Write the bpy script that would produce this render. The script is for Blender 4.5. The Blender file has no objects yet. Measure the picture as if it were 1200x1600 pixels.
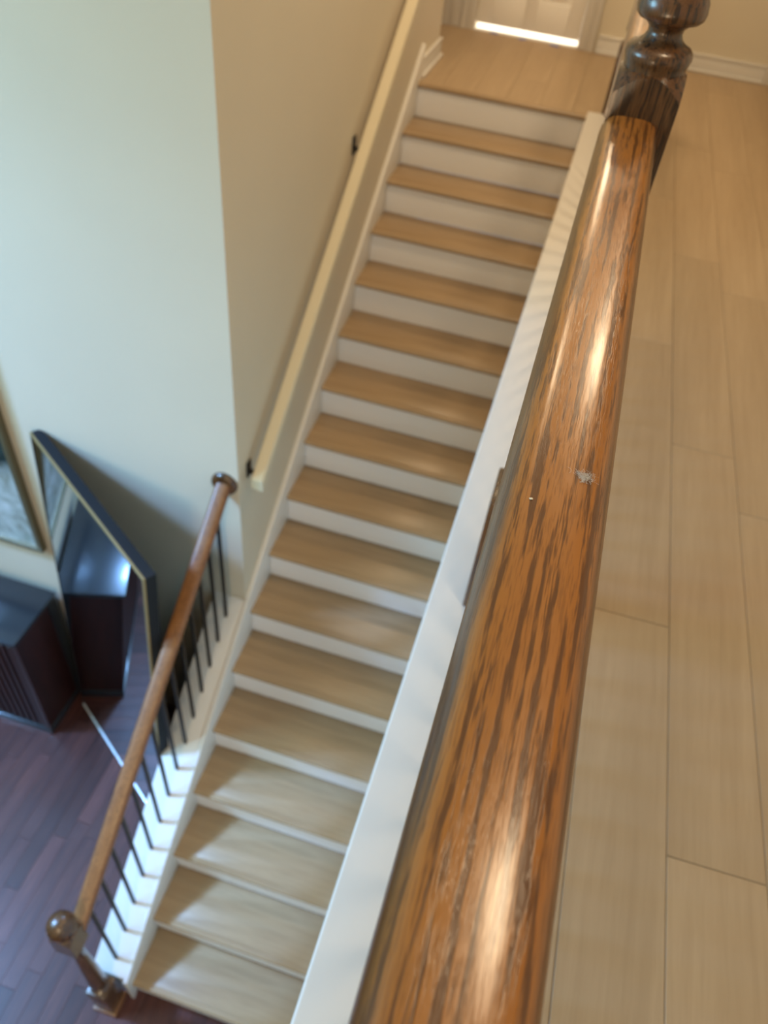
import bpy, bmesh, math, random
from mathutils import Vector, Matrix
random.seed(7)
scene = bpy.context.scene
C = scene.collection
RISE, RUN, YT, XL = 0.174, 0.2407, 4.5128, -1.0126      # stairs: rise, run, landing nosing y, left end of treads
M = RISE / RUN
LF = -17 * RISE                                          # lower floor level (upper floor is z = 0)
YW = 2.10                                                # big wall facing the camera
def nose(y): return (y - YT) * M                         # height of the nosing line at y

# ---------------------------------------------------------------- camera
cam = bpy.data.cameras.new('camera'); camo = bpy.data.objects.new('camera', cam); C.objects.link(camo)
yaw, pitch, roll = -0.1939, 0.8003, 0.1321
fw = Vector((math.sin(yaw)*math.cos(pitch), math.cos(yaw)*math.cos(pitch), -math.sin(pitch)))
r0 = Vector((math.cos(yaw), -math.sin(yaw), 0)); u0 = r0.cross(fw)
rt = r0*math.cos(roll) + u0*math.sin(roll); up = -r0*math.sin(roll) + u0*math.cos(roll)
camo.matrix_world = Matrix(((rt.x, up.x, -fw.x, 0), (rt.y, up.y, -fw.y, 0), (rt.z, up.z, -fw.z, 1.4117), (0, 0, 0, 1)))
cam.sensor_fit = 'VERTICAL'; cam.sensor_height = 36; cam.lens = 1218.0/1600*36
cam.clip_start = 0.02; cam.clip_end = 60
cam.dof.use_dof = True; cam.dof.focus_distance = 0.56; cam.dof.aperture_fstop = 7.2
scene.camera = camo
scene.view_settings.view_transform = 'Standard'; scene.view_settings.look = 'None'
scene.view_settings.gamma = 1; scene.view_settings.exposure = 0.0
scene.view_settings.use_curve_mapping = False

# ---------------------------------------------------------------- world and lights
w = bpy.data.worlds.new('world'); scene.world = w; w.use_nodes = True
w.node_tree.nodes['Background'].inputs[0].default_value = (0.55, 0.75, 1, 1)
w.node_tree.nodes['Background'].inputs[1].default_value = 0.6
def area(name, loc, target, power, col, sx, sy=None, shape='RECTANGLE', spread=math.pi):
    l = bpy.data.lights.new(name, 'AREA'); l.energy = power; l.color = col; l.shape = shape
    l.size = sx; l.spread = spread
    if sy: l.size_y = sy
    o = bpy.data.objects.new(name, l); C.objects.link(o); o.location = loc
    d = Vector(target) - Vector(loc); o.rotation_euler = d.to_track_quat('-Z', 'Y').to_euler()
    return o
COOL = (0.33, 0.74, 1.0); SKY = (0.25, 0.50, 1.0); WARM = (1.0, 0.75, 0.47)
area('clerestory_window_daylight', (-4.86, 0.55, 2.15), (-0.95, 1.0, -2.4), 84, SKY, 0.62, 0.62, spread=math.radians(64))
area('tall_window_daylight', (-4.86, -0.75, 1.8), (-1.6, 2.1, -0.4), 172, COOL, 1.5, 1.3)
area('hall_ceiling_lamp', (0.40, 0.66, 2.5), (0.40, 0.66, 0), 11, WARM, 0.26, shape='DISK')
area('hall_ceiling_lamp', (0.40, 2.9, 2.5), (0.40, 2.9, 0), 17, WARM, 0.22, shape='DISK')
area('landing_ceiling_lamp', (-0.35, 4.9, 2.5), (-0.35, 4.9, 0), 25, WARM, 0.3, shape='DISK')
area('added_stairwell_fill', (-0.55, 2.9, 2.5), (-0.55, 2.9, 0), 11, WARM, 0.3, shape='DISK')  # extra warm light added above the flight to brighten wall, curb and treads
pl = bpy.data.lights.new('added_foyer_fill', 'POINT'); pl.energy = 95; pl.color = WARM; pl.shadow_soft_size = 0.22  # unseen fill light, added to warm the shaded lower wall and risers
plo = bpy.data.objects.new('added_foyer_fill', pl); C.objects.link(plo); plo.location = (-0.35, -1.6, 0.2)
area('bedroom_lamp', (-0.62, 6.2, 1.2), (-0.62, 6.0, 0), 60, (1, .9, .75), 0.6, 0.4)

# ---------------------------------------------------------------- materials
def mat(name, col, rough=0.5, spec=0.5, metal=0.0, coat=0.0):
    m = bpy.data.materials.new(name); m.use_nodes = True
    b = m.node_tree.nodes['Principled BSDF']
    b.inputs['Base Color'].default_value = (*col, 1); b.inputs['Roughness'].default_value = rough
    b.inputs['Specular IOR Level'].default_value = spec; b.inputs['Metallic'].default_value = metal
    b.inputs['Coat Weight'].default_value = coat
    return m
def N(m, t, **kw):
    n = m.node_tree.nodes.new(t)
    for k, v in kw.items(): setattr(n, k, v)
    return n
def LK(m, a, b): m.node_tree.links.new(a, b)
def bsdf(m): return m.node_tree.nodes['Principled BSDF']
def ramp(m, src, stops):
    r = N(m, 'ShaderNodeValToRGB'); e = r.color_ramp.elements
    while len(e) < len(stops): e.new(0.5)
    for i, (p, c) in enumerate(stops):
        e[i].position = p; e[i].color = (*c, 1) if len(c) == 3 else c
    LK(m, src, r.inputs[0]); return r.outputs[0]
def coords(m, scale, rot=(0, 0, 0), kind='Object'):
    tc = N(m, 'ShaderNodeTexCoord'); mp = N(m, 'ShaderNodeMapping')
    mp.inputs['Scale'].default_value = scale; mp.inputs['Rotation'].default_value = rot
    LK(m, tc.outputs[kind], mp.inputs[0]); return mp.outputs[0]
def noise(m, vec, scale=1, detail=3, rough=0.5, dist=0):
    n = N(m, 'ShaderNodeTexNoise'); n.inputs['Scale'].default_value = scale; n.inputs['Detail'].default_value = detail
    n.inputs['Roughness'].default_value = rough; n.inputs['Distortion'].default_value = dist
    LK(m, vec, n.inputs['Vector']); return n.outputs[0]
def mixc(m, fac, a, b, mode='MIX'):
    x = N(m, 'ShaderNodeMix', data_type='RGBA', blend_type=mode)
    for s, v in ((x.inputs[0], fac), (x.inputs[6], a), (x.inputs[7], b)):
        if isinstance(v, (int, float)): s.default_value = v
        elif isinstance(v, tuple): s.default_value = (*v, 1)
        else: LK(m, v, s)
    return x.outputs[2]
def bump(m, h, strength=0.2, dist=0.001):
    b = N(m, 'ShaderNodeBump'); b.inputs['Strength'].default_value = strength; b.inputs['Distance'].default_value = dist
    LK(m, h, b.inputs['Height']); LK(m, b.outputs[0], bsdf(m).inputs['Normal'])
def paint(name, col, rough=0.55, tex=140, st=0.12):
    m = mat(name, col, rough, 0.35)
    n = noise(m, coords(m, (1, 1, 1)), tex, 2); bump(m, n, st, 0.0006)
    n2 = noise(m, coords(m, (1, 1, 1)), 1.7, 2)
    LK(m, mixc(m, ramp(m, n2, [(0.3, (0, 0, 0)), (0.7, (1, 1, 1))]), tuple(c*0.96 for c in col), col), bsdf(m).inputs['Base Color'])
    return m
M_wall = paint('wall_paint', (0.685, 0.61, 0.475))
M_ceil = paint('ceiling_paint', (0.75, 0.72, 0.66))
M_white = paint('white_trim_paint', (0.74, 0.71, 0.66), 0.4, 60, 0.05)
M_riser = paint('riser_paint', (0.86, 0.85, 0.85), 0.45, 60, 0.05)
M_cream = paint('cream_rail_paint', (0.70, 0.62, 0.45), 0.45, 60, 0.1)
M_door = paint('door_paint', (0.90, 0.86, 0.80), 0.4, 60, 0.05)
M_iron = mat('black_iron', (0.012, 0.012, 0.013), 0.45, 0.4)
M_gold = mat('gold_trim', (0.40, 0.29, 0.13), 0.4, 0.5, 0.6)
M_blackframe = mat('black_frame', (0.012, 0.014, 0.018), 0.6, 0.2)
M_mirror = mat('mirror_glass', (0.62, 0.68, 0.72), 0.015, 0.5, 1.0)
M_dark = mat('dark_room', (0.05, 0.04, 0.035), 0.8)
M_tape = mat('blue_tape', (0.03, 0.12, 0.55), 0.6)
M_lint = mat('lint_fibre', (0.72, 0.70, 0.68), 0.9, 0.2)
M_speck = mat('pale_speck', (0.9, 0.82, 0.66), 0.6)

def wood(name, c_lo, c_hi, c_dark, axis='Y', rough=0.3, coat=0.4, base=(38, 1.6), streak=(105, 7.0, .47, .60, .6), pore=(420, 22, .3), vary=0.0, skew=0.0, bumpst=0.15, spec=0.5, comb=0.0, bands=None, edge=None):
    """wood: long grain along an axis, dark open-pore streaks; (across, along) frequencies per metre"""
    m = mat(name, c_lo, rough, spec, 0, coat); bsdf(m).inputs['Coat Roughness'].default_value = 0.17
    def sc(a, l): return {'X': (l, a, a), 'Y': (a, l, a), 'Z': (a, a, l)}[axis]
    r = (0, 0, skew)
    col = ramp(m, noise(m, coords(m, sc(*base), r), 1, 4, 0.55, 0.4), [(0.30, c_lo), (0.70, c_hi)])
    po = noise(m, coords(m, sc(*pore[:2]), r), 1, 2, 0.6, 0.2)
    pmask = ramp(m, po, [(0.50, (0, 0, 0)), (0.60, (1, 1, 1))])
    st = noise(m, coords(m, sc(*streak[:2]), r), 1, 3.5, 0.6, 0.3)
    cm = N(m, 'ShaderNodeMath', operation='MULTIPLY_ADD'); cm.inputs[1].default_value = comb; LK(m, po, cm.inputs[0]); LK(m, st, cm.inputs[2])
    cs = N(m, 'ShaderNodeMath', operation='SUBTRACT'); cs.inputs[1].default_value = comb*0.5; LK(m, cm.outputs[0], cs.inputs[0])
    src = cs.outputs[0]
    if bands:
        wv = N(m, 'ShaderNodeTexWave', wave_type='BANDS', bands_direction='X'); LK(m, coords(m, sc(bands[0], bands[1]), r), wv.inputs['Vector'])
        wv.inputs['Scale'].default_value = 1; wv.inputs['Distortion'].default_value = bands[2]; wv.inputs['Detail'].default_value = 3; wv.inputs['Detail Scale'].default_value = 1.2
        wa = N(m, 'ShaderNodeMath', operation='MULTIPLY_ADD'); wa.inputs[1].default_value = bands[3]; LK(m, wv.outputs[1], wa.inputs[0]); LK(m, src, wa.inputs[2])
        wb = N(m, 'ShaderNodeMath', operation='SUBTRACT'); wb.inputs[1].default_value = bands[3]*0.5; LK(m, wa.outputs[0], wb.inputs[0]); src = wb.outputs[0]
    smask = ramp(m, src, [(streak[2], (0, 0, 0)), (streak[3], (1, 1, 1))])
    def mulc(src, k):
        x = N(m, 'ShaderNodeMath', operation='MULTIPLY'); x.inputs[1].default_value = k; LK(m, src, x.inputs[0]); return x.outputs[0]
    col = mixc(m, mulc(smask, streak[4]), col, c_dark)
    col = mixc(m, mulc(pmask, pore[2]), col, c_dark)
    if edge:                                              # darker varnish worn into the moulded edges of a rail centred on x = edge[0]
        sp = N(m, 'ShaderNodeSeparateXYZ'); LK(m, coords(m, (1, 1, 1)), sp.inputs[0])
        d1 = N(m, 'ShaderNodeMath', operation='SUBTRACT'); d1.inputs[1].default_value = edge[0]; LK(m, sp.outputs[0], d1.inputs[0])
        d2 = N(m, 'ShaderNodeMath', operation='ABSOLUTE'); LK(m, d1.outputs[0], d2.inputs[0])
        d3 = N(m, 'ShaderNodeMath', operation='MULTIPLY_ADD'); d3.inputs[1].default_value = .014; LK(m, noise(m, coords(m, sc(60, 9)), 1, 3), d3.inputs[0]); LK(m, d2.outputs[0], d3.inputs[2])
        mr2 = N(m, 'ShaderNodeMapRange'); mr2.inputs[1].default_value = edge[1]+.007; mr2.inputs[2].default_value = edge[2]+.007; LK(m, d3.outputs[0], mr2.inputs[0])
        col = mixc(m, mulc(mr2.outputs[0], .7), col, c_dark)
    if vary:
        oi = N(m, 'ShaderNodeObjectInfo'); mr = N(m, 'ShaderNodeMapRange')
        mr.inputs[3].default_value = 1-vary; mr.inputs[4].default_value = 1+vary; LK(m, oi.outputs['Random'], mr.inputs[0])
        cc = N(m, 'ShaderNodeCombineColor')
        for i in range(3): LK(m, mr.outputs[0], cc.inputs[i])
        col = mixc(m, 1.0, col, cc.outputs[0], 'MULTIPLY')
    LK(m, col, bsdf(m).inputs['Base Color'])
    if bumpst:
        ad = N(m, 'ShaderNodeMath', operation='ADD'); LK(m, smask, ad.inputs[0]); LK(m, pmask, ad.inputs[1])
        inv = N(m, 'ShaderNodeMath', operation='SUBTRACT'); inv.inputs[0].default_value = 1; LK(m, ad.outputs[0], inv.inputs[1])
        bump(m, inv.outputs[0], bumpst, 0.0004)
    return m
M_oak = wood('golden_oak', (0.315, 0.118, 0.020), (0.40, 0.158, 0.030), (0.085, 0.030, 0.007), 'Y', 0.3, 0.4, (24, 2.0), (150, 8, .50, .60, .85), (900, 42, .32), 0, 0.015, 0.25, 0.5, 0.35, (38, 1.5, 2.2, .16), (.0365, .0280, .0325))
M_oakz = wood('dark_oak', (0.085, 0.036, 0.012), (0.14, 0.058, 0.019), (0.018, 0.008, 0.004), 'Z', 0.27, 0.4, (24, 3), (170, 9, .49, .58, .85), (800, 40, .35), 0, 0, 0.2, 0.5, 0.3)
M_oaklow = wood('oak_lower_rail', (0.22, 0.085, 0.025), (0.30, 0.125, 0.038), (0.10, 0.035, 0.012), 'Y', 0.42, 0.08, (30, 3), (150, 8, .47, .6, .5), (500, 30, .3), 0, 0, 0.1)
M_lvpX = wood('tread_plank', (0.35, 0.24, 0.135), (0.42, 0.295, 0.17), (0.25, 0.165, 0.09), 'X', 0.34, 0, (20, 1), (60, 3.5, .47, .6, .25), (220, 10, .12), 0.05, 0, 0)
M_lvpY = wood('hall_plank', (0.40, 0.285, 0.17), (0.46, 0.335, 0.205), (0.30, 0.205, 0.115), 'Y', 0.48, 0, (18, 0.8), (50, 3, .47, .62, .16), (220, 10, .10), 0.05, 0, 0)
M_cherry = wood('cherry_plank', (0.075, 0.026, 0.022), (0.125, 0.045, 0.035), (0.035, 0.014, 0.015), 'Y', 0.36, 0.1, (20, 1.5), (60, 4, .47, .6, .4), (200, 10, .2), 0.45, 0, 0, 0.4)
M_mahog = wood('mahogany', (0.030, 0.007, 0.006), (0.045, 0.011, 0.009), (0.010, 0.004, 0.004), 'Z', 0.45, 0.0, (20, 1.5), (60, 4, .47, .6, .4), (200, 10, .2), 0, 0, 0)
M_cabtop = mat('dark_cabinet_top', (0.018, 0.022, 0.028), 0.28, 0.5, 0, 0.3)
def art_mat():
    m = mat('abstract_art', (0.5, 0.55, 0.5), 0.25, 0.5, 0, 0.5)
    v = coords(m, (1, 1, 1)); n = noise(m, v, 7, 6, 0.65, 0.6)
    pale = ramp(m, n, [(0.32, (0.20, 0.22, 0.17)), (0.5, (0.42, 0.47, 0.45)), (0.66, (0.58, 0.64, 0.64))])
    dark = ramp(m, n, [(0.35, (0.012, 0.022, 0.022)), (0.6, (0.03, 0.055, 0.05)), (0.72, (0.15, 0.2, 0.2))])
    sp = N(m, 'ShaderNodeSeparateXYZ'); LK(m, v, sp.inputs[0])
    a = N(m, 'ShaderNodeMath', operation='ADD'); LK(m, sp.outputs[2], a.inputs[0])
    n2 = noise(m, v, 5, 3); s2 = N(m, 'ShaderNodeMath', operation='MULTIPLY'); s2.inputs[1].default_value = 0.25; LK(m, n2, s2.inputs[0]); LK(m, s2.outputs[0], a.inputs[1])
    mk = ramp(m, a.outputs[0], [(0.60, (0, 0, 0)), (0.72, (1, 1, 1))])
    LK(m, mixc(m, mk, pale, dark), bsdf(m).inputs['Base Color']); return m

# ---------------------------------------------------------------- mesh helpers
def mesh_obj(name, bm, m, parent=None, smooth=None, loc=None):
    me = bpy.data.meshes.new(name)
    bmesh.ops.recalc_face_normals(bm, faces=bm.faces)
    bm.to_mesh(me); bm.free()
    if m: me.materials.append(m)
    if smooth is not None:
        for p in me.polygons: p.use_smooth = True
        me.set_sharp_from_angle(angle=math.radians(smooth))
    o = bpy.data.objects.new(name, me); C.objects.link(o)
    if parent: o.parent = parent
    if loc: o.location = loc
    return o
def box_bm(x0, x1, y0, y1, z0, z1, bev=0.0, bm=None, seg=2):
    own = bm is None; bm = bm or bmesh.new()
    vs = [bm.verts.new((x, y, z)) for x in (x0, x1) for y in (y0, y1) for z in (z0, z1)]
    fs = [(0,1,3,2), (4,6,7,5), (0,4,5,1), (2,3,7,6), (0,2,6,4), (1,5,7,3)]
    faces = [bm.faces.new([vs[i] for i in f]) for f in fs]
    if bev:
        es = list({e for f in faces for e in f.edges})
        bmesh.ops.bevel(bm, geom=es, offset=bev, segments=seg, profile=0.5, affect='EDGES')
    return bm
def box(name, x0, x1, y0, y1, z0, z1, m, parent=None, bev=0.0):
    """box whose origin is its own base centre"""
    cx, cy = (x0+x1)/2, (y0+y1)/2
    px, py, pz = (0, 0, 0)
    bm = box_bm(x0-cx, x1-cx, y0-cy, y1-cy, 0, z1-z0, bev)
    return mesh_obj(name, bm, m, parent, None if not bev else 40, (cx-px, cy-py, z0-pz))
def multibox(name, boxes, m, parent=None, bev=0.0):
    bm = bmesh.new()
    for b in boxes: box_bm(*b, bev=bev, bm=bm)
    return mesh_obj(name, bm, m, parent)
def prism(name, pts, x0, x1, m, parent=None, bev=0):
    """polygon in (y,z) extruded along x"""
    bm = bmesh.new()
    a = [bm.verts.new((x0, y, z)) for y, z in pts]; b = [bm.verts.new((x1, y, z)) for y, z in pts]
    bm.faces.new(a); bm.faces.new(b[::-1]); n = len(pts)
    for i in range(n): bm.faces.new((a[i], a[(i+1) % n], b[(i+1) % n], b[i]))
    if bev: bmesh.ops.bevel(bm, geom=list(bm.edges), offset=bev, segments=2, profile=.5, affect='EDGES')
    return mesh_obj(name, bm, m, parent, 40 if bev else None)
def sweep(name, prof, y0, y1, zf, m, parent=None, xc=0, nseg=1, smooth=40):
    """profile (x,z) swept along y; zf(y) is the height; ends cut plumb"""
    bm = bmesh.new(); rings = []
    for k in range(nseg+1):
        y = y0 + (y1-y0)*k/nseg
        rings.append([bm.verts.new((xc+x, y, zf(y)+z)) for x, z in prof])
    n = len(prof)
    for a, b in zip(rings, rings[1:]):
        for i in range(n): bm.faces.new((a[i], a[(i+1) % n], b[(i+1) % n], b[i]))
    bm.faces.new(rings[0]); bm.faces.new(rings[-1][::-1])
    return mesh_obj(name, bm, m, parent, smooth)
def lathe_bm(prof, seg=32, bm=None, c=(0, 0, 0), axis='Z'):
    bm = bm or bmesh.new(); rings = []
    for r, z in prof:
        ring = []
        for k in range(seg):
            a = 2*math.pi*k/seg; p = (r*math.cos(a), r*math.sin(a), z)
            if axis == 'Y': p = (p[0], p[2], p[1])
            ring.append(bm.verts.new((c[0]+p[0], c[1]+p[1], c[2]+p[2])))
        rings.append(ring)
    for a, b in zip(rings, rings[1:]):
        for k in range(seg): bm.faces.new((a[k], a[(k+1) % seg], b[(k+1) % seg], b[k]))
    bm.faces.new(rings[0][::-1]); bm.faces.new(rings[-1])
    return bm
def tag(o, label, cat, group=None, kind=None):
    o['label'] = label; o['category'] = cat
    if group: o['group'] = group
    if kind: o['kind'] = kind
    return o
def struct(o, label=None, cat=None):
    o['kind'] = 'structure'
    if label: o['label'] = label
    if cat: o['category'] = cat
    return o
def empty(name, loc):
    o = bpy.data.objects.new(name, None); C.objects.link(o); o.location = loc; o.empty_display_size = .1; return o
def adopt(root):
    """children built in world coordinates: keep them in place under their root"""
    bpy.context.view_layer.update()
    inv = root.matrix_world.inverted()
    for c in root.children: c.matrix_parent_inverse = inv

# ---------------------------------------------------------------- the room shell
struct(multibox('wall_living', [(-5.1, -1.033, YW, YW+.12, LF, 2.6)], M_wall), 'pale wall facing the camera left of the stairs', 'wall')
struct(multibox('wall_stair', [(-1.153, -1.033, YW+.12, 5.03, LF, 2.6)], M_wall), 'beige stairwell wall carrying the cream handrail', 'wall')
struct(multibox('wall_fascia', [(-.075, .12, -2.6, 4.56, LF, -.03)], M_wall), 'wall under the guard rail on the right of the stairs', 'wall')
# far hall wall with openings: dark doorway (left), white door, dark doorway (right)
YH = 5.72
struct(multibox('wall_hall', [(-2.3, -1.95, YH, YH+.12, 0, 2.6), (-1.95, -1.19, YH, YH+.12, 2.05, 2.6), (-1.19, -.955, YH, YH+.12, 0, 2.6),
    (-.955, -.282, YH, YH+.12, 2.05, 2.6), (-.282, .95, YH, YH+.12, 0, 2.6), (.95, 1.75, YH, YH+.12, 2.05, 2.6), (1.75, 2.0, YH, YH+.12, 0, 2.6)], M_wall),
    'beige hall wall behind the landing', 'wall')
struct(multibox('wall_right', [(2.0, 2.12, -2.6, 8, -.1, 2.6)], M_wall), 'hall wall outside the frame', 'wall')
struct(multibox('wall_hall_left', [(-2.42, -2.3, 5.03, 8, -.1, 2.6), (-2.3, -1.153, 4.91, 5.03, -.1, 2.6)], M_wall), 'hall wall beyond the stairs', 'wall')
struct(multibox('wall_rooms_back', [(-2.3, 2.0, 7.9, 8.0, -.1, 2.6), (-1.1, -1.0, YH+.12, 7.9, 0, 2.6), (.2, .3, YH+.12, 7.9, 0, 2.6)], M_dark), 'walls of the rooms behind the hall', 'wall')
# living-room shell behind the camera, with its window openings
struct(multibox('wall_left', [(-5.1, -5.0, -3.5, -1.6, LF, 2.6), (-5.1, -5.0, -1.6, .1, LF, 1.1), (-5.1, -5.0, -1.6, .1, 2.5, 2.6), (-5.1, -5.0, .1, .2, LF, 2.6), (-5.1, -5.0, .9, YW, LF, 2.6),
    (-5.1, -5.0, .2, .9, LF, 1.8), (-5.1, -5.0, .2, .9, 2.5, 2.6)], M_wall), 'far left wall with high windows', 'wall')
struct(multibox('wall_back', [(-5.1, 2.0, -3.6, -3.5, LF, 2.6)], M_wall), 'wall behind the camera', 'wall')
struct(multibox('ceiling', [(-5.1, 2.12, -3.6, 8.0, 2.6, 2.7)], M_ceil), 'ceiling above the hall', 'ceiling')
struct(multibox('floor_slab', [(.10, 2.0, -3.5, 8.0, -.3, -.012), (-2.3, .10, 4.60, 8.0, -.3, -.012)], M_dark), 'structure under the hall floor', 'floor')

# ---------------------------------------------------------------- plank floors: every plank a part
def clip(poly, x0, x1, y0, y1):
    def cut(P, f, ins):
        out = []
        for i in range(len(P)):
            a, b = P[i], P[(i+1) % len(P)]; fa, fb = f(a), f(b)
            if fa >= 0: out.append(a)
            if (fa >= 0) != (fb >= 0):
                t = fa/(fa-fb); out.append((a[0]+t*(b[0]-a[0]), a[1]+t*(b[1]-a[1])))
        return out
    for f in (lambda p: p[0]-x0, lambda p: x1-p[0], lambda p: p[1]-y0, lambda p: y1-p[1]):
        poly = cut(poly, f, 0)
        if len(poly) < 3: return None
    return poly
def slab(name, poly, z0, z1, m, parent, bev=0.0012):
    ar = abs(sum(poly[i][0]*poly[(i+1) % len(poly)][1]-poly[(i+1) % len(poly)][0]*poly[i][1] for i in range(len(poly))))/2
    if ar < 1e-4: return
    cx = sum(p[0] for p in poly)/len(poly); cy = sum(p[1] for p in poly)/len(poly)
    bm = bmesh.new()
    def ring(z, ins):
        return [bm.verts.new((x-cx-ins*math.copysign(1, x-cx), y-cy-ins*math.copysign(1, y-cy), z)) for x, y in poly]
    a, b, t = ring(z0, 0), ring(z1-bev, 0), ring(z1, bev)
    n = len(poly); bm.faces.new(a[::-1]); bm.faces.new(t)
    for p, q in ((a, b), (b, t)):
        for i in range(n): bm.faces.new((p[i], p[(i+1) % n], q[(i+1) % n], q[i]))
    return mesh_obj(name, bm, m, parent, None, (cx, cy, 0))
floor_u = struct(empty('floor', (0, 0, 0)), 'light brown plank floor of the upper hall', 'floor')
rot = math.radians(1.38); ca, sa = math.cos(rot), math.sin(rot)
def rotp(u, v): return (0.487 + u*ca - v*sa, u*sa + v*ca)
PW, PL = 0.181, 1.22
offs = {-1: 1.235, 0: 0.70}
for i in range(-16, 9):
    off = offs.get(i, (i*0.47) % PL)
    for j in range(-4, 6):
        u_, v_ = i*PW, off + j*PL; g = .0005
        P = [rotp(u_+g, v_+g), rotp(u_+PW-g, v_+g), rotp(u_+PW-g, v_+PL-g), rotp(u_+g, v_+PL-g)]
        for reg in ((.12, 1.99, -2.6, YH), (-2.3, .12, 4.545, YH)):
            if i < -3 and reg[0] == .12: continue
            q = clip(P, *reg)
            if q: slab('plank', q, -.011, 0, M_lvpY, floor_u)
struct(multibox('floor_bedroom', [(-1.0, .2, YH, 7.9, -.011, -.001)], M_white), 'pale floor of the room behind the door', 'floor')
floor_l = struct(empty('floor_lower', (0, 0, 0)), 'dark reddish brown plank floor at the foot of the stairs', 'floor')
struct(multibox('floor_subfloor', [(-5.0, .12, -3.5, 8, LF-.2, LF-.012)], M_mahog), 'structure under the lower floor', 'floor')
SW = 0.083
rnd = random.Random(3)
for i in range(42):
    x = -3.3 + i*SW; y = -3.0 - rnd.random()*1.1
    while y < YW:
        L = rnd.uniform(.45, 1.15)
        q = clip([(x+.0004, y), (x+SW-.0004, y), (x+SW-.0004, y+L-.0008), (x+.0004, y+L-.0008)], -3.4, .12, -1.2, YW)
        if q: slab('plank', q, LF-.011, LF, M_cherry, floor_l, .0008)
        y += L
struct(multibox('floor_lower_far', [(-5.0, -3.3, -3.5, YW, LF-.012, LF), (-3.3, .12, -3.5, -1.2, LF-.012, LF)], M_cherry), 'lower floor away from the stairs', 'floor')

# ---------------------------------------------------------------- staircase
st = empty('staircase', (-.55, .66, LF))
tag(st, 'straight flight of stairs with light brown treads and white risers', 'staircase')
XR = -.077
def tread_part(k):
    yf, z = YT - k*RUN, -k*RISE
    yb = yf + RUN + .018 if k else 4.545
    t = box('tread', XL, XR, yf+.028, yb, z-.022, z, M_lvpX, st, .001)
    r = .011; pts = []                         # nosing strip with a rounded front
    for a in range(7): th = math.radians(90+180*a/6); pts.append((yf+r+r*math.cos(th), -r+r*math.sin(th)))
    pts = [(yf+.0275, -.0005), (yf+r, 0)] + pts[1:6] + [(yf+r, -2*r-.004), (yf+.0275, -2*r-.004)]
    nb = bmesh.new(); mid = (XL+XR)/2
    a = [nb.verts.new((XL-mid, y-yf, zz)) for y, zz in pts]; b = [nb.verts.new((XR-mid, y-yf, zz)) for y, zz in pts]
    nb.faces.new(a); nb.faces.new(b[::-1])
    for i in range(len(pts)): nb.faces.new((a[i], a[(i+1) % len(pts)], b[(i+1) % len(pts)], b[i]))
    mesh_obj('nosing', nb, M_lvpX, t, 50, (mid-t.location.x, yf-t.location.y, z-t.location.z))
for k in range(0, 17): tread_part(k)
for k in range(1, 18):
    yf = YT - (k-1)*RUN + .020
    box('riser', XL, XR, yf, yf+.012, -k*RISE, -(k-1)*RISE-.0225, M_riser, st)
# skirt board on the left with a thin top edge, against the wall and along the low curb
def slopeboard(name, x0, x1, y0, y1, s_lo, s_hi, m, parent, bev=0.002, zmin=LF):
    pts = [(y0, max(zmin, nose(y0)+s_lo)), (y1, nose(y1)+s_lo), (y1, nose(y1)+s_hi), (y0, nose(y0)+s_hi)]
    return prism(name, pts, x0, x1, m, parent, bev)
slopeboard('skirt_board', -1.0325, XL-.0003, .64, 4.60, -.32, .108, M_white, st)
# low curb wall with sloping cap on the open side of the lower steps
pts = [(.665, LF), (YW-.001, LF), (YW-.001, nose(YW)+.078), (.665, nose(.665)+.078)]
prism('curb_wall', pts, -1.178, -1.034, M_white, st)
slopeboard('curb_cap', -1.192, -1.0335, .655, YW-.001, .080, .100, M_white, st, .004)
slopeboard('cap_bead', -1.187, -1.1785, .665, YW-.001, .058, .0795, M_white, st, .003)
adopt(st)

# white cap along the edge of the upper floor, with its nosing edge
cap = empty('guard_curb', (0, 1, 0)); struct(cap, 'white painted curb along the edge of the upper floor under the guard rail', 'curb'); cap.name = 'trim_1'
bm = box_bm(-.088, .125, -2.6, 4.575, -.022, .010, .006, seg=3); mesh_obj('cap_board', bm, M_white, cap, 40)
box('fascia_board', -.083, -.0755, -2.6, 4.56, -.20, -.0225, M_white, cap, .001)
adopt(cap)

# ---------------------------------------------------------------- baseboards, casings, doors
def baseboard(name, x0, x1, y, label):
    r = empty(name, ((x0+x1)/2, y, 0)); struct(r, label, 'baseboard')
    box('board', x0, x1, y-.014, y-.0005, 0.0005, .085, M_white, r, .002)
    box('cap_moulding', x0, x1, y-.019, y-.0005, .0855, .10, M_white, r, .004)
    box('shoe_moulding', x0, x1, y-.032, y-.0145, .0005, .02, M_white, r, .006)
    adopt(r); return r
baseboard('baseboard_hall', -.165, .872, YH, 'white baseboard along the hall wall right of the door')
bl = empty('baseboard_left', (-1.02, 4.8, 0)); struct(bl, 'short white baseboard at the top of the stairwell wall', 'baseboard')
box('board', -1.0325, -1.018, 4.601, 5.045, .0005, .085, M_white, bl, .002)
box('cap_moulding', -1.0325, -1.013, 4.601, 5.05, .0855, .10, M_white, bl, .004)
box('shoe_moulding', -1.0175, -1.0, 4.601, 5.05, .0005, .02, M_white, bl, .006)
box('end_return', -1.153, -1.0325, 5.0305, 5.045, .0005, .085, M_white, bl, .002)
adopt(bl)
def casing(name, xs, label, steps):
    r = empty(name, ((xs[0][0]+xs[0][1])/2, YH, 0)); struct(r, label, 'door casing')
    for (a, b, d) in xs: box('casing_strip', a, b, YH-d, YH-.0005, .0005, 2.06, M_white, r, .003)
    adopt(r)
casing('trim_2', [(-1.05, -1.012, .026), (-1.0115, -.957, .017)], 'white casing on the left side of the white door', 0)
casing('trim_3', [(-.28, -.222, .017), (-.2215, -.18, .026)], 'white casing on the right side of the white door', 0)
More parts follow.
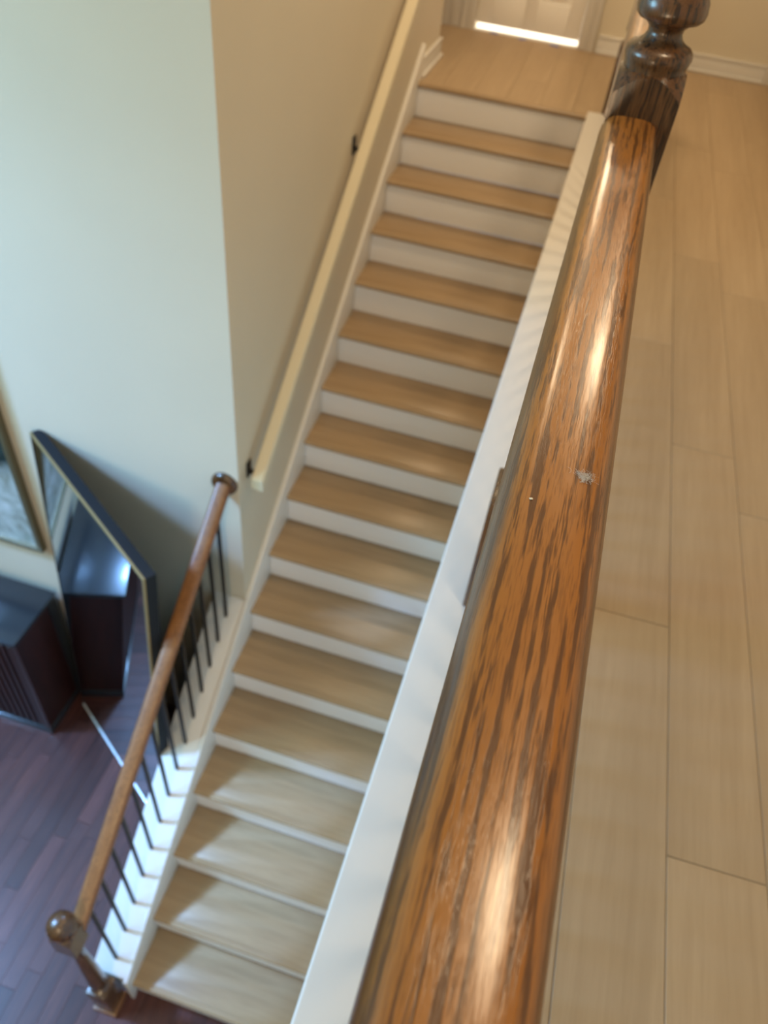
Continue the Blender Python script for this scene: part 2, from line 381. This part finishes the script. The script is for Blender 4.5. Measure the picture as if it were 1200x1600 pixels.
casing('trim_4', [(-1.188, -1.13, .022), (-1.1295, -1.0505, .012)], 'casing of the dark doorway left of the white door', 0)
casing('trim_5', [(.873, .91, .026), (.9105, .948, .017)], 'white casing at the right end of the hall wall', 0)
# white panel door, ajar light under it
d = empty('door_1', (-.62, YH+.04, 0)); struct(d, 'white panelled door at the end of the landing with light shining under it', 'door')
dy0, dy1, dx0, dx1, zb, zt = YH+.035, YH+.07, -.951, -.286, .036, 2.04
cols = [(-.951, -.861), (-.655, -.582), (-.376, -.286)]
for a, b in cols: box('stile', a, b, dy0, dy1, zb, zt, M_door, d, .001)
for a, b in ((-.8605, -.6555), (-.5815, -.3765)):
    for z0, z1 in ((zb, .205), (.78, .93), (1.62, 1.72), (1.93, zt)): box('rail', a, b, dy0, dy1, z0, z1, M_door, d, .001)
    for z0, z1 in ((.2055, .7795), (.9305, 1.6195), (1.7205, 1.9295)):
        box('panel', a+.0005, b-.0005, dy0+.012, dy1-.008, z0, z1, M_door, d)
        box('panel_field', a+.03, b-.03, dy0+.004, dy0+.0115, z0+.03, z1-.03, M_door, d, .004)
adopt(d)
for k, (px, py, a, L) in enumerate(((-.82, 5.715, .1, .05), (-.63, 5.70, .5, .045), (-.42, 5.69, -.3, .06))):
    bm = box_bm(-L/2, L/2, -.012, .012, .0003, .0016); o = mesh_obj('tape_scrap', bm, M_tape, None, None, (px, py, 0)); o.rotation_euler.z = a
    tag(o, ['leftmost of three blue tape scraps on the floor under the white door', 'middle blue tape scrap on the floor under the white door', 'right blue tape scrap on the floor near the white door casing'][k], 'tape', 'blue tape scraps at the door')

# ---------------------------------------------------------------- guard rail beside the camera
g = empty('guard_railing', (.04, 1.17, .01))
tag(g, 'varnished golden oak guard railing with turned newel in the foreground', 'railing')
def railprof(hw, H):
    p = []
    half = [(0, 0), (.007, -.0001), (.013, -.0004), (.019, -.0011), (.0245, -.0026), (.0292, -.0056), (.033, -.0102), (.0358, -.0168), (.037, -.025), (.0365, -.030), (.034, -.034), (.029, -.037), (.0265, -.041), (.0265, -.046), (.029, -.050), (.030, -.055), (.030, -.060)]
    k = hw/.037; kz = H/.060
    R = [(x*k, z*kz) for x, z in half]
    return R + [(-x, z) for x, z in R[::-1] if x > 0]
PROF = railprof(.0375, .060)
XG, ZT = .0365, 1.068
sweep('handrail', PROF, -2.4, 1.131, lambda y: ZT, M_oak, g, XG, 1, 50)
sweep('handrail', PROF, 1.214, 4.575, lambda y: ZT, M_oak, g, XG, 1, 50)
def newel(parent, x, y, foot, blk0, ztop, hw, base_hw, base_h, finial, m, shaft_r=.03):
    bm = bmesh.new(); n = 16; H = ztop
    grid = []
    for i in range(n+1):
        row = []
        for j in range(n+1):
            a = -hw+2*hw*i/n; b = -hw+2*hw*j/n; r = math.hypot(a, b)
            dz = max(0, (r-hw*.97))/(hw*.45)*hw*.62
            row.append(bm.verts.new((a, b, H-dz)))
        grid.append(row)
    for i in range(n):
        for j in range(n): bm.faces.new((grid[i][j], grid[i+1][j], grid[i+1][j+1], grid[i][j+1]))
    per = [grid[i][0] for i in range(n)] + [grid[n][j] for j in range(n)] + [grid[n-i][n] for i in range(n)] + [grid[0][n-j] for j in range(n)]
    low = [bm.verts.new((v.co.x, v.co.y, blk0)) for v in per]
    for i in range(len(per)): bm.faces.new((per[i], per[(i+1) % len(per)], low[(i+1) % len(per)], low[i]))
    bm.faces.new(low)
    p = mesh_obj('newel_post', bm, m, parent, 30, (x, y, 0))
    L = blk0 - (foot+base_h); s = shaft_r; z0 = foot+base_h
    prof = [(s*1.3, z0), (s*1.3, z0+.012), (s*.8, z0+.02), (s*.75, z0+.03), (s*1.25, z0+.06), (s*1.15, z0+.15*L+.05), (s*.85, z0+L*.75), (s*.75, blk0-.06), (s*1.1, blk0-.045), (s*1.1, blk0-.035), (s*.8, blk0-.025), (s*1.25, blk0-.01), (s*1.25, blk0)]
    mesh_obj('turned_shaft', lathe_bm(prof, 24), m, p, 40)
    mesh_obj('base_block', box_bm(-base_hw, base_hw, -base_hw, base_hw, foot, foot+base_h, .004), m, p, 40)
    mesh_obj('finial', lathe_bm([(r, ztop+z) for r, z in finial], 40), m, p, 40)
    return p
FIN = [(.040, -.004), (.040, .004), (.0415, .009), (.043, .015), (.042, .021), (.038, .026), (.031, .029), (.0245, .034), (.0215, .040), (.0225, .046), (.029, .052), (.038, .055), (.042, .059), (.0435, .066), (.042, .077), (.036, .090), (.025, .100), (.010, .105), (.001, .106)]
newel(g, .045, 1.173, .0105, .875, 1.118, .043, .057, .335, FIN, M_oakz)
newel(g, .030, 4.615, .0005, .875, 1.118, .043, .047, .335, FIN, M_oakz)
bme = bpy.data.meshes.new('baluster'); bm = box_bm(-.0065, .0065, -.0065, .0065, 0, .9985); 
box_bm(-.013, .013, -.013, .013, 0, .02, .003, bm); bm.to_mesh(bme); bm.free(); bme.materials.append(M_iron)
y = -2.3
while y < 4.55:
    if abs(y-1.173) > .07:
        o = bpy.data.objects.new('baluster', bme); C.objects.link(o); o.parent = g; o.location = (XG, y, .0103)
    y += .1
adopt(g)

# lint and a pale speck lying on the rail
bm = bmesh.new(); rl = random.Random(5)
def fibre(bm, pts, r):
    prev = None
    for p in pts:
        ring = [bm.verts.new((p[0]+r*math.cos(a), p[1], p[2]+r*math.sin(a))) for a in (0.5, 2.6, 4.7)]
        if prev:
            for i in range(3): bm.faces.new((prev[i], prev[(i+1) % 3], ring[(i+1) % 3], ring[i]))
        prev = ring
for k in range(130):
    a = rl.uniform(0, 6.28); L = abs(rl.gauss(0, .0045))+.002; cx, cy = rl.gauss(0, .0026), rl.gauss(0, .0024)
    pts = []; bend = rl.uniform(-1.5, 1.5); h0 = rl.uniform(.0001, .0012)
    for t in range(5):
        s = t/4-.5; pts.append((cx+L*s*math.cos(a+bend*s), cy+.9*L*s*math.sin(a+bend*s), h0+rl.uniform(0, .0004)))
    fibre(bm, pts, .000075)
lint = mesh_obj('lint_tuft', bm, M_lint, None, None, (.0515, .4075, 1.0676))
tag(lint, 'small tuft of white lint lying on the oak handrail', 'lint')
bm = bmesh.new(); bmesh.ops.create_icosphere(bm, subdivisions=2, radius=.0011)
for v in bm.verts: v.co = Vector((v.co.x*1.25, v.co.y*.8, v.co.z*.5 + .0002*math.sin(v.co.x*4000)))
tag(mesh_obj('paint_speck', bm, M_speck, None, 60, (.0207, .374, 1.0677)), 'tiny pale speck on the oak handrail left of the lint', 'speck')

# ---------------------------------------------------------------- lower stair railing
lr = empty('stair_railing', (-1.11, .6, LF))
tag(lr, 'oak stair railing with black iron balusters and ball-topped newel at the lower left', 'railing')
XB = -1.098
sweep('handrail', railprof(.0325, .055), .635, YW-.02, lambda y: nose(y)+.895, M_oaklow, lr, XB+.004, 1, 50)
mesh_obj('rosette', lathe_bm([(.030, -.022), (.045, -.020), (.056, -.012), (.058, -.004), (.058, -.0005)], 32, None, (XB+.004, YW, nose(YW)+.862), 'Y'), M_oakz, lr, 40)
BALL = [(.034, -.002), (.036, .006), (.030, .012), (.034, .018), (.046, .030), (.053, .046), (.0545, .060), (.051, .077), (.042, .093), (.028, .105), (.012, .111), (.001, .112)]
nw = newel(lr, -1.112, .598, LF+.0005, -2.02, -1.862, .044, .047, .30, BALL, M_oakz, .032)
mesh_obj('plinth', box_bm(-.058, .058, -.055, .055, LF+.0005, LF+.035, .004), M_oaklow, nw, 40)
for k in range(14):
    yb = .714 + k*.1003
    z0 = nose(yb)+.0985; z1 = nose(yb)+.843
    bm = box_bm(-.0065, .0065, -.0065, .0065, 0, z1-z0); mesh_obj('baluster', bm, M_iron, lr, None, (XB, yb, z0))
adopt(lr)

# ---------------------------------------------------------------- cream handrail on the stairwell wall
wr = empty('wall_handrail', (-.97, 2.15, nose(2.15)))
tag(wr, 'cream painted flat handrail fixed to the stairwell wall', 'handrail')
hp = [(-.026, -.055), (.026, -.055), (.026, -.006), (.021, 0), (-.021, 0), (-.026, -.006)]
sweep('rail', hp, 2.135, 4.72, lambda y: nose(y)+.865, M_cream, wr, -.967, 1, 30)
for yb in (2.20, 3.44, 4.5):
    bm = bmesh.new(); z = nose(yb)+.80
    box_bm(-1.0325, -1.026, yb-.02, yb+.02, z-.03, z+.05, .002, bm)
    box_bm(-1.027, -.985, yb-.009, yb+.009, z-.012, z+.004, .002, bm); box_bm(-.992, -.955, yb-.009, yb+.009, z+.0, z+.007, .001, bm)
    mesh_obj('bracket', bm, M_iron, wr, None)
adopt(wr)

# ---------------------------------------------------------------- leaning mirror
BLc = Vector((-2.062, 1.930, LF)); th, ln, MW, MH, T = -.5828, .0785, .990, 2.0915, .05
u = Vector((math.cos(th), math.sin(th), 0)); n = Vector((-u.y, u.x, 0)); v = n*math.sin(ln) + Vector((0, 0, math.cos(ln)))
nb = u.cross(v) * -1                                      # towards the back
if nb.dot(n) < 0: nb = -nb
mr = empty('leaning_mirror', BLc)
tag(mr, 'tall mirror in a black and gold frame leaning beside the stairs', 'mirror')
mr.matrix_world = Matrix(((u.x, nb.x, v.x, BLc.x), (u.y, nb.y, v.y, BLc.y), (u.z, nb.z, v.z, BLc.z + .004), (0, 0, 0, 1)))
bpy.context.view_layer.update()
bm = box_bm(0, MW, .004, T, 0, MH, .003)
inv = mr.matrix_world.inverted(); pc = inv @ Vector((0, YW-.004, 0)); pn = (inv.to_3x3() @ Vector((0, 1, 0))).normalized()
res = bmesh.ops.bisect_plane(bm, geom=bm.verts[:]+bm.edges[:]+bm.faces[:], plane_co=pc, plane_no=pn, clear_outer=True)
ce = [e for e in res['geom_cut'] if isinstance(e, bmesh.types.BMEdge)]
if ce: bmesh.ops.holes_fill(bm, edges=[e for e in bm.edges if e.is_boundary], sides=0)
mesh_obj('frame', bm, M_blackframe, mr)
bm = box_bm(0, MW, -.004, .0039, MH-.014, MH, .0015); box_bm(MW-.014, MW, -.004, .0039, 0, MH-.0142, .0015, bm); mesh_obj('gold_trim', bm, M_gold, mr)
mesh_obj('side_trim', box_bm(0, .008, -.003, .0039, .0205, MH-.0142, .001), M_blackframe, mr)
mesh_obj('bottom_trim', box_bm(0, MW-.0142, -.006, .0039, 0, .020, .002), mat('polished_edge', (.8, .86, .9), .25, .5, .3), mr)
mesh_obj('mirror_glass', box_bm(.0082, MW-.0142, -.001, .0038, .0202, MH-.0142), M_mirror, mr)

# ---------------------------------------------------------------- picture on the wall
pc_ = empty('framed_picture', (-2.62, YW, -1.0)); tag(pc_, 'large framed abstract picture on the wall above the dark cabinet', 'picture')
px0, px1, pz0, pz1 = -3.15, -2.118, -1.72, -.35
for a in ((px0, px1, pz0, pz0+.028), (px0, px1, pz1-.028, pz1), (px0, px0+.028, pz0+.0285, pz1-.0285), (px1-.028, px1, pz0+.0285, pz1-.0285)):
    bm = box_bm(a[0], a[1], YW-.038, YW-.0005, a[2], a[3], .004); mesh_obj('frame_bar', bm, mat('bronze_frame', (.16, .13, .07), .4, .5, .4), pc_)
bm = box_bm(px0+.0285, px1-.0285, -.012, 0, 0, pz1-pz0-.057); mesh_obj('canvas', bm, art_mat(), pc_, None, (0, YW-.012, pz0+.0285))
adopt(pc_)

# ---------------------------------------------------------------- dark cabinet
cb = empty('cabinet', (-2.55, 1.86, LF)); tag(cb, 'dark mahogany cabinet with fluted front and dark top at the left edge', 'cabinet')
cx0, cx1, cy0, cy1, cz1 = -2.98, -2.125, 1.70, 2.055, -2.03
mesh_obj('body', box_bm(cx0+.01, cx1-.01, cy0+.02, cy1, LF+.05, cz1-.03, .003), M_mahog, cb)
mesh_obj('top', box_bm(cx0-.004, cx1+.006, cy0-.006, cy1+.004, cz1-.0295, cz1, .008), M_cabtop, cb, 40)
mesh_obj('base_moulding', box_bm(cx0, cx1, cy0, cy1, LF+.0005, LF+.0495, .005), M_cabtop, cb, 40)
xx = cx0+.03
while xx < cx1-.06:
    mesh_obj('flute', box_bm(xx, xx+.026, cy0+.004, cy0+.0195, LF+.07, cz1-.06, .005), M_mahog, cb); xx += .042
mesh_obj('corner_post', box_bm(cx1-.045, cx1-.002, cy0+.006, cy0+.0195, LF+.0505, cz1-.031, .002), M_mahog, cb)
mesh_obj('back_post', box_bm(cx1-.0095, cx1-.002, cy1-.07, cy1, LF+.0505, cz1-.031, .002), M_cabtop, cb)
adopt(cb)
